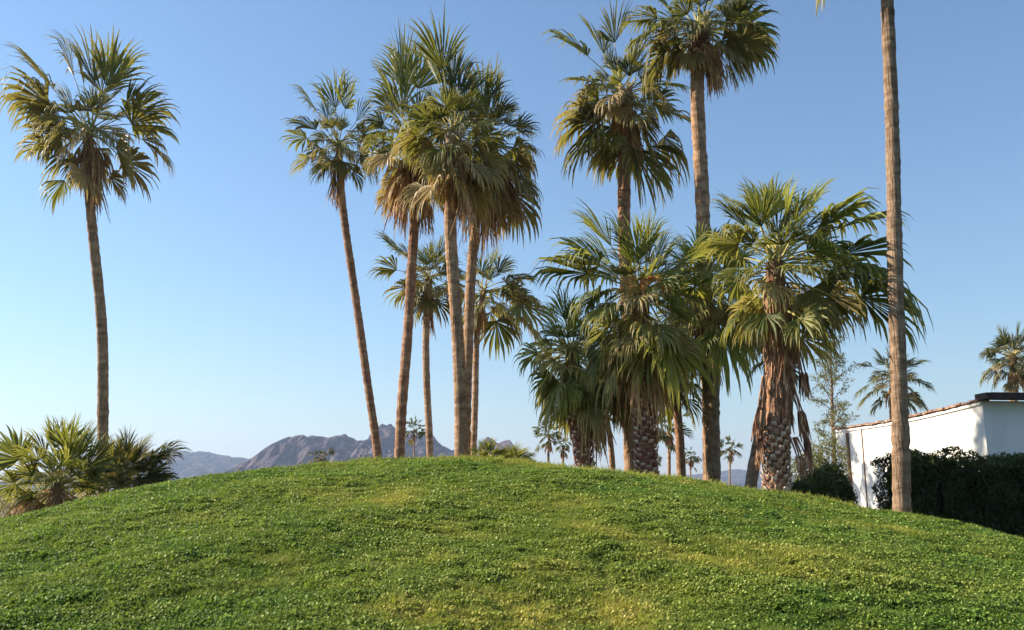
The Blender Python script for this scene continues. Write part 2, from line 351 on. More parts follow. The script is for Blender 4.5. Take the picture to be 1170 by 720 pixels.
# ---------------------------------------------------------------- palms
def frond(mb, st, C, vec, rnd, droop=1.0, dry=0.0, g=None, nseg=28, fan=2.05, pet=.5, blade=.62, wide=1.0, sr=.018):
    """one fan leaf: a curved stalk from C and a folded blade of drooping segments; vec points to where its tip ends"""
    T = vec.length; d0 = vec.normalized(); g = rnd.random() if g is None else g
    droop *= rnd.choice((.6,.9,1.1,1.35,1.7)); fan *= rnd.uniform(.6,1.0)*(.55 if d0.z > .6 else .85 if d0.z > .3 else 1); pet *= rnd.uniform(.95,1.25)
    up = Vector((0,0,1)); Lp = T*pet*rnd.uniform(.9,1.1); Lb = T*blade*rnd.uniform(.92,1.08)
    d = (d0 + up*.30*min(droop,1.2)).normalized(); p = C.copy(); pts = [p.copy()]
    for i in range(5):
        p = p + d*Lp/5; pts.append(p.copy()); d = (d - up*.075*droop*(1-abs(d.z)*.5)).normalized()
    if st is not None: st.tube(pts, [sr*1.6, sr*1.2, sr, sr*.85, sr*.75, sr*.6], 4, (dry, rnd.random(), 0, 1), cap=False)
    side = d.cross(up)
    if side.length < .15: side = d.cross(Vector((rnd.uniform(-1,1), rnd.uniform(-1,1), 0)))
    side.normalize(); side = (Matrix.Rotation(rnd.gauss(0,.45), 3, d) @ side); n = side.cross(d).normalized()
    a0 = d
    cup = rnd.uniform(.05,.35)
    dphi = 2*fan/nseg; st_r = (0, .28, .58, .74, .89, 1.0)
    for k in range(nseg):
        ph = -fan + dphi*(k+.5) + rnd.gauss(0, dphi*.12)
        dd = (a0*math.cos(ph) + side*math.sin(ph) + n*cup*abs(math.sin(ph))).normalized()
        tl = (-a0*math.sin(ph) + side*math.cos(ph)).normalized(); nn = dd.cross(tl).normalized()
        L = Lb*(.70 + .30*math.cos(ph*(1.0 if d0.z < .5 else 1.6)))*rnd.uniform(.88,1.08)
        q = p.copy(); vs = []; cs = []; last = 0
        if rnd.random() < .07: continue
        dd = (dd + Vector((rnd.gauss(0,.035), rnd.gauss(0,.035), rnd.gauss(0,.035)))).normalized(); L *= rnd.choice((1,1,1,.8,1.05))
        tw = rnd.gauss(0,.5); jw = rnd.uniform(.8,1.05); dr = droop*rnd.uniform(.7,1.3)
        for si, r in enumerate(st_r):
            step = (r-last)*L; last = r; q = q + dd*step
            wv = Lb*wide*(dphi*.56)*(r*1.02 if r <= .58 else .52*((1-r)/.42)**.7)*jw 
            wv = max(wv, .0035 if r < .95 else .001)
            if r > .4:
                k2 = tw*(r-.4)*2.2; t2 = (tl*math.cos(k2) + nn*math.sin(k2))
            else: t2 = tl
            fold = nn*wv*.55*(1 if k % 2 else -1)
            vs += [q - t2*wv, q + fold, q + t2*wv]; bb = max(0, r-.3)*1.25
            cs += [(dry, min(1, max(0, g + rnd.uniform(-.12,.12))), bb, 1)]*3
            kk = (.03 if r < .3 else .32 if r < .6 else .85)
            dd = (dd - up*kk*dr).normalized()
        fs = []
        for i in range(len(st_r)-1):
            a = i*3; fs += [(a, a+1, a+4, a+3), (a+1, a+2, a+5, a+4)]
        mb.add(vs, fs, cs)
def dead_leaf(mb, C, vec, rnd, n=7, spread=.35, g=None):
    """a collapsed dry leaf: a few crumpled ribbons hanging from a stalk"""
    T = vec.length; d = vec.normalized(); up = Vector((0,0,1)); g = rnd.random() if g is None else g
    mb.tube([C, C + d*T*.35 + up*.02, C + d*T*.55], [.02,.016,.010], 4, (0,g,0,1), cap=False)
    B = C + d*T*.5
    for k in range(n):
        s = d.cross(Vector((rnd.uniform(-1,1), rnd.uniform(-1,1), rnd.uniform(-.3,.3)))).normalized()
        dd = (d + s*spread*rnd.random()).normalized(); q = B.copy(); vs = []; L = T*.55*rnd.uniform(.6,1.1); wv = rnd.uniform(.015,.05)
        t = dd.cross(Vector((rnd.uniform(-1,1), rnd.uniform(-1,1), .1))).normalized()
        for i in range(5):
            r = i/4; ww = wv*(1-r*.8)*(1 if i else .5); vs += [q - t*ww, q + t*ww + dd.cross(t)*ww*.6]
            dd = (dd - up*.3 + Vector((rnd.gauss(0,.1), rnd.gauss(0,.1), 0))).normalized(); q = q + dd*L/4
            t = (t + Vector((rnd.gauss(0,.25), rnd.gauss(0,.25), 0))).normalized()
        mb.add(vs, [(2*i, 2*i+1, 2*i+3, 2*i+2) for i in range(4)], (0, min(1,max(0,g+rnd.uniform(-.3,.3))), 0, 1))
GR = 'fan palms standing behind the grassy mound'
def palm(label, D, trunk_px, rad, tips, Rpx, fill=18, seed=1, mat='palm', tmat='trunk', droop=1.0, dead=(), dead_n=8, boots=None,
         name='palm_tree', cat='palm tree', group=GR, nseg=28, stalks=True, dry=.08, gbias=0, depth=.9, fruit=0, lown=0, lowdry=0, lowest=-.8, flare=1.35, deadmat='dead'):
    rnd = random.Random(seed)
    tp = [at(x, y, D) for x, y in trunk_px]; tp = tp if tp[0].z < tp[-1].z else tp[::-1]
    # follow the lowest piece down into the ground
    b = tp[0]; c = tp[1]; gz = hz(b.x, b.y) - .08; 
    if b.z > gz + .02:
        sl_ = (b - c)/max(.01, (c.z-b.z)); k = b.z-gz; b2 = b + Vector((sl_.x*k*.5, 0, -k)); tp = [b2] + tp
    root = empty(name, (tp[0].x, tp[0].y, tp[0].z)); tag(root, label, cat, group); O = root.location.copy()
    # smooth path
    path = []; P = [tp[0]] + tp + [tp[-1]]
    for i in range(1, len(P)-2):
        seglen = (P[i+1]-P[i]).length; n = max(2, int(seglen/.09)) if rad[0] > .05 and D < 60 else 6
        for j in range(n):
            t = j/n; t2, t3 = t*t, t*t*t
            path.append(.5*((2*P[i]) + (-P[i-1]+P[i+1])*t + (2*P[i-1]-5*P[i]+4*P[i+1]-P[i+2])*t2 + (-P[i-1]+3*P[i]-3*P[i+1]+P[i+2])*t3))
    path.append(tp[-1]); m = len(path); H = path[-1].z - path[0].z
    jr = [rnd.gauss(0, .04) for _ in range(m)]; lob = [rnd.uniform(0, 6.28) for _ in range(3)]
    wob = (rnd.uniform(.01,.03)); ph0 = rnd.uniform(0,6)
    for i, p in enumerate(path):
        if len(path) > 30: p.x += wob*math.sin(p.z*1.1+ph0)*min(1,(p.z-path[0].z)); p.y += wob*math.cos(p.z*.8+ph0)
    def rfun(i, j):
        t = (path[i].z-path[0].z)/max(H,.01); r = (rad[0]*(1-t) + rad[1]*t)*.88
        r *= 1 + (flare-1)*.6*math.exp(-(path[i].z-path[0].z)/.35)
        a = 2*math.pi*j/12
        return r*(1 + jr[i] + .03*math.sin(a*2+lob[0]+path[i].z*.4) + .02*math.sin(a*3+lob[1]) + (.008 if i%2 else -.008))
    if H > .35:
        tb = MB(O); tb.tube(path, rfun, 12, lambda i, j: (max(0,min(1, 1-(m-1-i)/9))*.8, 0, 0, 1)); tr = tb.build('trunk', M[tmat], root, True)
        if boots:                                     # the cut leaf bases that stud the trunk, from boots[0] to boots[1] of its height
            bm_ = MB(O); step = 0; z = path[0].z + H*boots[0]; ang = 0; zt = path[0].z + H*boots[1]
            while z < zt:
                t = (z-path[0].z)/H; i = min(m-2, max(0, min(range(m), key=lambda q: abs(path[q].z-z)))); c0 = path[i]
                r = (rad[0]*(1-t) + rad[1]*t)*.98; e = Vector((math.cos(ang), math.sin(ang), 0)); s = Vector((-e.y, e.x, 0))
                L = boots[2]*rnd.uniform(.75,1.2); w0 = boots[2]*.46; w1 = w0*.55; o_ = c0 + e*r; o_.z = z
                lean = rnd.uniform(.18,.42); tip = o_ + Vector((0,0,L*.62)) + e*L*lean
                vs = [o_-s*w0, o_+s*w0, o_+s*w0*.5+e*.03, o_-s*w0*.5+e*.03, tip-s*w1-e*.012, tip+s*w1-e*.012, tip+s*w1*.8+e*.018, tip-s*w1*.8+e*.018]
                bm_.add(vs, [(0,1,5,4),(3,2,6,7),(1,2,6,5),(0,3,7,4),(4,5,6,7)], [(0,.05,0,1)]*4 + [(0, rnd.uniform(.3,1), 0, 1)]*4)
                ang += 2.39996; z += boots[3]
            bm_.build('leaf_bases', M[boots[4] if len(boots) > 4 else 'boot'], tr)
    top = path[-1]; Rm = Rpx*D/F
    cb = MB(O); sb = MB(O) if stalks else None
    cx, cy = trunk_px[-1] if trunk_px[-1][1] < trunk_px[0][1] else trunk_px[0]
    for (x, y) in tips:
        v = at(x, y, D) - at(cx, cy, D); v.y = rnd.uniform(-.35,.35)*v.length*depth
        hi = v.normalized().z
        v.length = v.length*(.88 if hi > .6 else 1.06 if hi > 0 else 1.06) if v.length > .2*Rm else Rm*.4
        frond(cb, sb, top + Vector((rnd.gauss(0,.05), rnd.gauss(0,.05), rnd.uniform(-.15,.1)*Rm*.5)), v + Vector((0,0,.10*Rm*droop*(1-abs(hi)))), rnd, droop*(.55 if hi > .6 else .95 if hi > 0 else 1.25),
              dry*rnd.random() + (.5 if hi < -.3 else 0)*rnd.random()**1.5, min(1,max(0,rnd.gauss(.42+gbias,.27))), nseg)
    fill = int(fill*1.5) if D < 42 else fill
    for i in range(fill):
        a = i*2.39996 + seed; e = 1.0 - (1.0-lowest)*((i+.5)/fill); e = max(-.95, min(.95, e + rnd.gauss(0,.08)))
        h = math.sqrt(1-e*e); v = Vector((math.cos(a)*h, math.sin(a)*h, e))*Rm*rnd.uniform(.55,.92 if e < .2 else .85)
        frond(cb, sb, top + Vector((rnd.gauss(0,.05), rnd.gauss(0,.05), rnd.uniform(-.2,.1)*Rm*.5 - (max(0,-e)*rnd.random()*.55*Rm))), v, rnd, droop*(.6 if e > .6 else 1.1 if e > 0.2 else 1.6),
              dry*rnd.random() + (.9*rnd.random()**1.3 if e < -.2 else .25*rnd.random()**3), min(1,max(0,rnd.gauss(.42+gbias,.27))), nseg)
    for i in range(lown):
        a = i*2.39996 + .7; h = rnd.uniform(.25,.8); v = Vector((math.cos(a)*h, math.sin(a)*h, -rnd.uniform(.45,.8))).normalized()*Rm*rnd.uniform(.55,.9)
        frond(cb, sb, top - Vector((0,0,Rm*rnd.uniform(.1,.65))), v, rnd, droop*1.4, max(lowdry*rnd.uniform(.6,1), .75*rnd.random()**1.3), min(1,max(0,rnd.gauss(.5+gbias,.27))), nseg)
    cr = cb.build('crown', M[mat], root)
    if stalks and sb.v: sb.build('leaf_stalks', M['stalk'], cr)
    if dead or dead_n:
        db = MB(O)
        for (x, y) in dead:
            v = at(x, y, D) - at(cx, cy, D); 
            for k in range(5):
                vv = v + Vector((rnd.gauss(0,.06)*v.length, rnd.uniform(-.3,.3)*v.length, rnd.gauss(0,.05)*v.length)); dead_leaf(db, top - Vector((0,0,.1)), vv, rnd, 9)
        for i in range(int(dead_n*2.6)):
            a = rnd.uniform(0,6.28); e = rnd.uniform(.15,.5); v = Vector((math.cos(a)*e, math.sin(a)*e, -1)).normalized()*Rm*rnd.uniform(.45,.85)
            dead_leaf(db, top - Vector((0,0,rnd.uniform(.05,.3))), v, rnd, 7)
        db.build('dead_leaves', M[deadmat], root)
    if fruit:
        fb = MB(O)
        for i in range(fruit):
            a = rnd.uniform(3.6,5.6); q = top + Vector((0,0,.05)); d = Vector((math.cos(a)*.6, math.sin(a)*.6, .6)).normalized(); pts = [q.copy()]
            for k in range(7): q = q + d*.16; pts.append(q.copy()); d = (d - Vector((0,0,.33))).normalized()
            fb.tube(pts, [.018,.016,.014,.012,.010,.008,.006,.004], 5, (0,rnd.random(),0,1))
            for k in range(30):
                b0 = pts[rnd.randint(3,7)]; e = b0 + Vector((rnd.gauss(0,.08), rnd.gauss(0,.08), -abs(rnd.gauss(.1,.08))))
                fb.tube([b0, (b0+e)/2+Vector((0,0,.02)), e], [.008,.006,.004], 3, (0,rnd.random(),0,1), cap=False)
        fb.build('flower_stalks', M['fruit'], root)
    return root, path

palm('tall fan palm at the far left rising out of the low palms', 22, [(119,520),(116,400),(108,280),(100,180),(102,150)], (.16,.125),
     [(5,98),(25,62),(62,42),(82,45),(100,35),(120,48),(158,52),(178,95),(190,112),(192,178),(170,200),(155,212),(80,205),(55,208),(42,195),(28,175),(22,135),(140,45),(186,150),(35,150),(12,118)], 86, 20, 11, dry=.4, dead=((118,240),(112,225),(128,215),(125,190)), dead_n=7, tmat='trunk')
palm('slim small crowned fan palm leaning left, just left of the dense palm cluster', 28, [(431,523),(420,430),(404,330),(392,230),(386,165)], (.16,.13),
     [(330,98),(350,85),(385,75),(405,84),(330,138),(328,165),(345,200),(428,112),(438,160),(428,205),(358,118),(366,210)], 58, 20, 12, tmat='trunk_red', dead=((384,230),(392,235)))
palm('tall fan palm on the left of the dense cluster with tan dead leaves', 24, [(457,523),(461,440),(468,340),(474,250),(470,160)], (.17,.14),
     [(420,64),(445,32),(480,26),(424,100),(418,140),(430,190),(440,62),(462,50),(415,168),(425,205),(452,80)], 78, 20, 13, tmat='trunk_red', lown=14, lowdry=.9, dead=((455,262),(440,245),(475,262),(488,250),(448,225),(462,250)), dead_n=16, gbias=.08)
palm('thick trunked tall fan palm in the middle of the dense cluster', 22, [(528,525),(524,430),(520,330),(515,240),(518,150)], (.19,.17),
     [(500,32),(530,58),(495,60),(472,42),(552,66),(478,100),(505,205),(562,205),(460,130),(540,90),(470,190),(545,220),(515,45)], 86, 26, 14, tmat='trunk', lown=14, lowdry=.9, dead=((540,262),(505,240),(530,250)), dead_n=16, gbias=.05, boots=(.86,.99,.25,.02,'boot_pale'))
palm('fan palm right of the dense cluster with a wide brown beard of hanging dead leaves', 24.5, [(532,525),(534,430),(537,330),(545,250),(555,165)], (.18,.16),
     [(548,64),(575,80),(592,110),(606,150),(606,195),(600,235),(588,250),(570,130),(540,230),(590,175),(580,215),(560,90)], 84, 24, 15, tmat='trunk', lown=14, lowdry=.9, dead=((602,240),(570,262),(552,285),(588,232),(560,250),(575,245),(540,275),(595,225)), dead_n=22)
palm('shorter dark crowned fan palm under the dense cluster, between two trunks', 34, [(491,523),(488,440),(487,370),(490,318)], (.16,.15),
     [(428,266),(434,315),(448,345),(452,288),(522,272),(532,320),(502,368),(470,362),(490,268),(516,352)], 50, 22, 16, tmat='trunk', dead=((487,378),), dead_n=10, gbias=-.15)
palm('fan palm with a loose airy crown showing right of the paired trunks', 36, [(541,523),(543,440),(546,380),(552,332)], (.15,.14),
     [(535,290),(570,286),(592,300),(612,330),(618,362),(608,392),(592,386),(574,402),(560,298),(586,340),(540,388),(602,350),(622,378)], 62, 16, 17, tmat='trunk', dead_n=4)
palm('tall fan palm with a shaggy open crown, left of the tallest palm on the right', 25, [(722,530),(718,400),(714,260),(713,160),(712,108)], (.24,.22),
     [(634,66),(668,20),(700,6),(640,140),(637,168),(662,203),(690,50),(690,190),(740,30),(782,112),(788,150),(778,190),(750,200),(762,70),(728,210),(650,105),(670,165),(770,130),(655,125),(680,140)], 80, 22, 18, tmat='trunk_red', lown=12, dead=((700,140),(735,190)), dead_n=8, boots=(.92,1,.28,.02,'boot_pale'))
palm('tallest fan palm, crown cut by the top edge, with a tan leaf skirt', 22, [(812,545),(808,400),(802,230),(797,100),(800,34)], (.22,.20),
     [(722,22),(732,78),(748,50),(762,88),(872,2),(892,40),(880,62),(858,84),(845,92),(868,72),(760,-30),(800,-62),(840,-42),(870,-32),(740,-20),(722,58),(740,95),(885,55)], 88, 24, 19, tmat='trunk', dead=((825,104),(832,96),(815,100),(828,75),(786,95),(820,90)), dead_n=10, boots=(.93,1,.26,.02))
palm('broad bushy fan palm with orange flower stalks in the centre of the right group', 18.5, [(740,545),(737,490),(733,420),(732,335)], (.20,.19),
     [(650,230),(715,240),(745,238),(788,252),(640,285),(602,312),(628,300),(668,380),(650,350),(690,420),(740,430),(780,400),(802,330),(820,292),(756,420),(695,255),(824,350),(700,440),(770,450),(762,262),(668,262)], 92, 26, 20, mat='palm_light', tmat='trunk_red', droop=.9, dead=((712,470),(755,470),(735,480)), dead_n=14, boots=(0.0,.8,.17,.012), gbias=.12, fruit=8, lown=15)
palm('short fan palm left in the right group on a stubby cross hatched trunk', 20, [(668,535),(664,500),(658,460),(654,400)], (.19,.18),
     [(606,395),(603,435),(610,462),(626,345),(642,322),(648,480),(675,484),(692,470),(690,352),(628,485),(702,430),(618,372),(600,415)], 76, 26, 21, mat='palm_light', tmat='trunk_red', droop=1.15, dead=((680,500),(690,490),(668,485),(695,505),(688,515)), dead_n=12, boots=(0,.85,.16,.013), gbias=.32, lown=14)
palm('fan palm with pale yellow drooping leaves between the centre palm and the skirted palm', 20.5, [(816,550),(814,480),(812,400),(806,325)], (.20,.18),
     [(770,262),(800,252),(842,262),(866,300),(870,380),(864,418),(845,408),(760,300),(752,380),(772,440),(808,450),(832,440),(850,330),(838,385)], 84, 28, 22, mat='palm_light', tmat='trunk_grey', droop=1.1, dead=((800,420),(820,430)), dead_n=12, gbias=.32, lown=18)
palm('slender reddish trunk palm directly left of the thick dark trunk', 21.5, [(779,545),(777,500),(773,460),(770,418)], (.14,.12),
     [(740,430),(745,460),(800,455),(790,480),(760,480),(770,380),(742,405),(803,420)], 42, 16, 23, tmat='trunk_red', dead_n=12, droop=1.2, lown=10)
palm('thin trunk fan palm just right of the stubby cross hatched one', 23, [(700,530),(697,500),(692,470),(688,425)], (.09,.08),
     [(670,400),(665,440),(715,440),(705,470),(690,390),(680,480)], 40, 14, 24, dead=((690,500),(682,505)), dead_n=14, lown=10)
palm('fan palm directly left of the broad centre palm, trunk half hidden by it', 20.5, [(722,538),(720,500),(717,460),(712,405)], (.17,.16),
     [(670,420),(685,455),(750,450),(735,470),(700,350),(660,390),(702,480)], 64, 22, 25, dead=((705,480),(700,470),(715,485)), dead_n=16, tmat='trunk', gbias=.05, lown=14)
# the skirted palm, nearest of the right group
rt, pth = palm('large fan palm wearing a thick skirt of brown dead leaves down its trunk', 16, [(888,566),(887,480),(888,400),(886,300)], (.215,.2),
     [(806,238),(845,200),(868,192),(893,190),(908,204),(944,198),(980,240),(1000,238),(1008,266),(1014,300),(1018,340),(1005,385),(960,392),(932,372),(850,330),(838,275),(900,250),(880,352),(940,262),(990,330),(1032,355),(948,388),(970,290),(865,240),(985,365),(895,350)],
     120, 20, 26, mat='palm_light', gbias=.12, tmat='trunk_red', droop=.85, dead_n=0, lown=9, boots=(0,.36,.15,.011,'boot_pale'), flare=1.1)
rnd = random.Random(5); O = rt.location.copy(); sk_ = MB(O)
for i in range(250):
    f = rnd.random()**.8; z0 = pth[0].z + (pth[-1].z-pth[0].z)*(.36+.56*f); a = rnd.uniform(0,6.28)
    c0 = min(pth, key=lambda q: abs(q.z-z0)); r0 = .17 + .06*f
    v = Vector((math.cos(a)*rnd.uniform(-.04,.05) + .03, math.sin(a)*rnd.uniform(-.04,.06), -1)).normalized()*rnd.uniform(.5,1.0)
    dead_leaf(sk_, Vector((c0.x+math.cos(a)*r0, c0.y+math.sin(a)*r0, z0)), v, rnd, 8, .08)
for (x, y, L, vx) in ((905,440,1.0,.28),(912,470,1.0,.18),(908,400,.9,.2),(872,430,1.2,-.22),(870,470,1.0,-.2),(905,500,.7,.35)):
    for k in range(4): dead_leaf(sk_, at(x, y, 16)+Vector((rnd.gauss(0,.04),rnd.gauss(-.1,.1),0)), Vector((vx*rnd.uniform(.6,1.2),rnd.uniform(-.15,.1),-1)).normalized()*L, rnd, 8, .15)
sk_.build('leaf_skirt', M['skirt'], rt)
palm('dark leaning palm trunk tucked against the left of the skirted palm', 17.5, [(858,560),(866,510),(876,450),(884,380)], (.13,.12),
     [(850,400),(900,410),(880,330),(925,370),(852,365),(915,340)], 55, 12, 27, tmat='trunk_grey', dead_n=26, droop=1.1, deadmat='dead_grey', lown=4)
palm('lone tall grey palm trunk before the hedge, its crown out of view above', 14.6, [(1031,590),(1028,480),(1024,330),(1019,150),(1014,-20),(1012,-130)], (.165,.115),
     [(950,-10),(940,-60),(1075,-60),(1070,-30),(960,-190),(1010,-230),(1060,-190),(930,-120),(1095,-130)], 105, 26, 28, tmat='trunk_grey', dead=((1000,-40),(1025,-45)), dead_n=12, flare=1.15)
# beyond
palm('fan palm with a small dark crown rising behind the white building', 46, [(1020,520),(1020,470),(1020,430)], (.2,.18),
     [(981,420),(985,448),(1000,402),(1025,394),(1056,415),(1056,450),(1042,402),(986,466),(1050,466),(1030,470)], 40, 34, 29, mat='palm_far', dead_n=6, gbias=-.1)
palm('fan palm behind the building roof cut by the right edge of the photo', 40, [(1158,520),(1158,460),(1158,408)], (.22,.2),
     [(1122,403),(1136,380),(1158,366),(1176,370),(1192,395),(1128,434),(1145,440),(1182,432),(1200,420)], 42, 30, 30, mat='palm_far', dead=((1150,450),(1162,452)), dead_n=12)
FAR = 'small distant palms beyond the mound'
def far(label, x, yb, yt, D, Rp, seed, rad=.085, tips=(), **k):
    palm(label, D, [(x+k.pop('lean',0), yb),(x,(yb+yt)/2),(x,yt)], (rad,rad*.9), tips, Rp*1.1, 24, seed, mat='palm_far', nseg=12, dead_n=6, group=FAR, stalks=False, depth=.8, **k)
far('tiny distant palm seen against the mountain between two slim trunks', 473, 523, 490, 80, 15, 41, tips=((458,484),(488,488),(474,474),(462,498),(486,498)))
far('small distant palm with dark crown in the gap left of the stubby cross hatched palm', 627, 526, 496, 52, 20, 42, tips=((608,492),(615,486),(642,488),(648,500)))
far('small low palm just right of the small dark palm in the gap', 643, 526, 509, 54, 13, 43)
far('mid distant palm showing between the reddish trunk and the centre palm', 764, 540, 488, 42, 26, 44, .1, tips=((742,482),(748,505),(790,478),(788,502),(765,462)))
far('small distant palm right of the reddish slender trunk', 789, 545, 522, 80, 13, 45)
far('small distant palm in the sky gap left of the skirted palm', 834, 550, 512, 66, 16, 46, tips=((820,508),(848,510),(833,498),(822,522),(847,522)))
far('tiny low distant palm left of the slender reddish trunk', 748, 545, 526, 90, 11, 47)
far('low dark palm tuft on the skyline in front of the mountain', 366, 530, 522, 48, 13, 48, tips=((352,518),(366,514),(381,518)))

# low palm clumps at the left end of the mound and behind its crest
LOW = 'low bushy palms growing without a visible trunk'
def low(label, C, D, tips, Rp, seed, fill=14, **k):
    palm(label, D, [(C[0], C[1]+14), (C[0], C[1]+5), C], (.16,.14), tips, Rp, fill, seed, name='low_palm', cat='low palm', group=LOW, flare=1.0, lowest=k.pop('lowest',-.35), **k)
low('sunlit spiky low palm at the left edge with straw coloured lower leaves', (66,552), 17.5,
    [(2,500),(40,508),(50,478),(62,474),(85,472),(96,476),(118,502),(8,548),(20,525),(128,520),(15,575),(40,590),(108,556),(75,490),(30,520),(112,490),(5,560),(120,540)], 78, 51, 22, mat='palm_light', droop=.35,
    dead=((20,585),(45,590),(60,590),(85,580),(100,575),(12,575)), dead_n=16, depth=1, lowest=-.3, gbias=.05)
low('dark green low palm wrapped round the foot of the tall left palm', (140,545), 20,
    [(104,505),(120,498),(142,496),(165,500),(188,515),(203,520),(200,538),(110,525),(195,550),(128,512),(152,505),(176,512),(170,560),(120,560)], 62, 52, 46, mat='palm', droop=.35,
    dead=((135,575),(150,575),(165,565)), dead_n=8, gbias=-.3, lowest=-.4)
low('yellow green spiky palm tuft on the crest right of the paired trunks', (558,527), 24, [(538,506),(548,502),(560,500),(573,508),(580,516),(540,518)], 32, 53, 20, mat='palm_light', droop=.4, dead_n=4, gbias=.5)
low('wide straggly yellow green palm tuft left of the distant palms', (586,530), 26, [(568,512),(580,510),(596,510),(604,518),(606,526)], 34, 54, 18, mat='palm_light', droop=.5, dead_n=8, gbias=.45)

# ---------------------------------------------------------------- leafy trees, bushes and hedge
def leaf_bush_mat(name, a, b, c, tr=.25): 
    return leaf_mat(name, a, b, c, (.2,.17,.06), tr, .5)
M['hedge'] = leaf_bush_mat('hedge_leaf', (.018,.034,.012), (.035,.06,.018), (.075,.105,.03))
M['bush'] = leaf_bush_mat('bush_leaf', (.03,.055,.015), (.065,.10,.025), (.12,.15,.04))
M['airy'] = leaf_bush_mat('feathery_leaf', (.05,.06,.03), (.15,.165,.07), (.28,.26,.11), .35)
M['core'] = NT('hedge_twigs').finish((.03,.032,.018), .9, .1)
def leaves(mb, pts, size, rnd, g0=.4):
    for p in pts:
        q = Matrix.Rotation(rnd.uniform(0,6.28),3,'Z') @ Matrix.Rotation(rnd.uniform(-1.4,1.4),3,'X') @ Matrix.Rotation(rnd.uniform(-.8,.8),3,'Y')
        L = size*rnd.uniform(.6,1.3); g = min(1,max(0,rnd.gauss(g0 + .5*noise.noise(p*2.2),.25)))
        mb.add([p + q@Vector(v)*L for v in ((0,-1,0),(.42,-.1,.1),(0,1,0),(-.42,-.1,.1))], [(0,1,2,3)], (0,g,0,1))
def bush(name, label, cat, blobs, size, n, mat, seed, group=None):
    """blobs: list of (centre, radii) in metres"""
    rnd = random.Random(seed); c0 = blobs[0][0]; base = Vector((c0.x, c0.y, hz(c0.x, c0.y)-.05))
    root = empty(name, base); tag(root, label, cat, group); O = root.location.copy(); mb = MB(O); tb = MB(O); pts = []
    for c, r in blobs:
        for k in range(int(n)):
            v = Vector((rnd.gauss(0,1), rnd.gauss(0,1), rnd.gauss(0,1))).normalized()
            k_ = rnd.uniform(.62,1.0)*(1 + .28*noise.noise(v*2.3 + c*1.7) + .12*noise.noise(v*6+c))
            p = c + Vector((v.x*r[0], v.y*r[1], v.z*r[2]))*k_
            if p.z > hz(p.x, p.y): pts.append(p)
        for k in range(5):
            t = c + Vector((rnd.uniform(-.6,.6)*r[0], rnd.uniform(-.6,.6)*r[1], rnd.uniform(0,.6)*r[2])); tb.tube([base + Vector((0,0,-.05)), base.lerp(t,.5), t], [.03,.02,.008], 5)
    leaves(mb, pts, size, rnd); mb.build('foliage', M[mat], root); tb.build('branches', M['bark'], root); return root
def hedge():
    rnd = random.Random(77); x0, x1 = 8.15, 15.2; y0, y1 = 18.2, 20.0
    base = Vector(((x0+x1)/2, (y0+y1)/2, hz(11.5, 19)-.05)); root = empty('hedge', base)
    tag(root, 'dense dark green clipped hedge standing before the white wall', 'hedge'); O = root.location.copy()
    def top(x): return 2.30 + .10*math.sin(x*1.7) + .05*math.sin(x*4.3) + .0*x
    mb = MB(O); pts = []
    for k in range(52000):
        f = rnd.random()
        if f < .50: p = Vector((rnd.uniform(x0,x1), y0 + abs(rnd.gauss(0,.10)), 0)); p.z = rnd.uniform(.1, top(p.x))
        elif f < .70: p = Vector((x0 + abs(rnd.gauss(0,.12)), rnd.uniform(y0,y1), 0)); p.z = rnd.uniform(.1, top(p.x))
        elif f < .93: p = Vector((rnd.uniform(x0,x1), rnd.uniform(y0,y1), 0)); p.z = top(p.x) - abs(rnd.gauss(0,.10))
        else: p = Vector((rnd.uniform(x0,x1), y1 - abs(rnd.gauss(0,.1)), 0)); p.z = rnd.uniform(.1, top(p.x))
        nn = noise.noise(p*1.6)*.26 + noise.noise(p*4.5)*.12
        if p.y < y0+.6: p.y -= nn
        if p.x < x0+.6: p.x -= nn*1.1
        if p.z > top(p.x)-.35: p.z += nn*.8
        pts.append(p)
    leaves(mb, pts, .045, rnd, .45); mb.build('foliage', M['hedge'], root)
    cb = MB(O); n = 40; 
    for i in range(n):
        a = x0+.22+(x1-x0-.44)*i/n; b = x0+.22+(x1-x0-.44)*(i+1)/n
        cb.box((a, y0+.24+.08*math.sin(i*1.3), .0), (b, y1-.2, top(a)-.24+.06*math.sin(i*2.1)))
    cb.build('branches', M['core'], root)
hedge()
bush('bush', 'dark green leafy bush between the skirted palm and the white wall', 'bush', [(at(935,562,19), (.42,.5,.5)), (at(918,568,18.6), (.3,.4,.35)), (at(950,555,20), (.35,.45,.55)), (at(962,570,19.5),(.3,.4,.4))], .045, 2600, 'bush', 61, 'leafy bushes near the white building')
bush('bush', 'small olive bush beyond the dark bush, under the feathery tree', 'bush', [(at(925,540,26), (.7,.6,.7)), (at(948,530,27), (.6,.6,.9))], .05, 1800, 'airy', 62, 'leafy bushes near the white building')
bush('bush', 'low yellowish scrub bush on the crest among the palm tufts', 'bush', [(at(575,530,27), (.6,.5,.35)), (at(600,532,27), (.5,.5,.25))], .04, 900, 'bush', 63, 'low scrub on the skyline behind the crest')
bush('bush', 'brownish scrub bush low at the left edge behind the sunlit low palm', 'bush', [(at(20,580,30), (.9,.6,.6)), (at(5,572,34), (.8,.7,.45)), (at(45,575,31), (.8,.6,.7))], .05, 1300, 'airy', 64, 'low scrub on the skyline behind the crest')
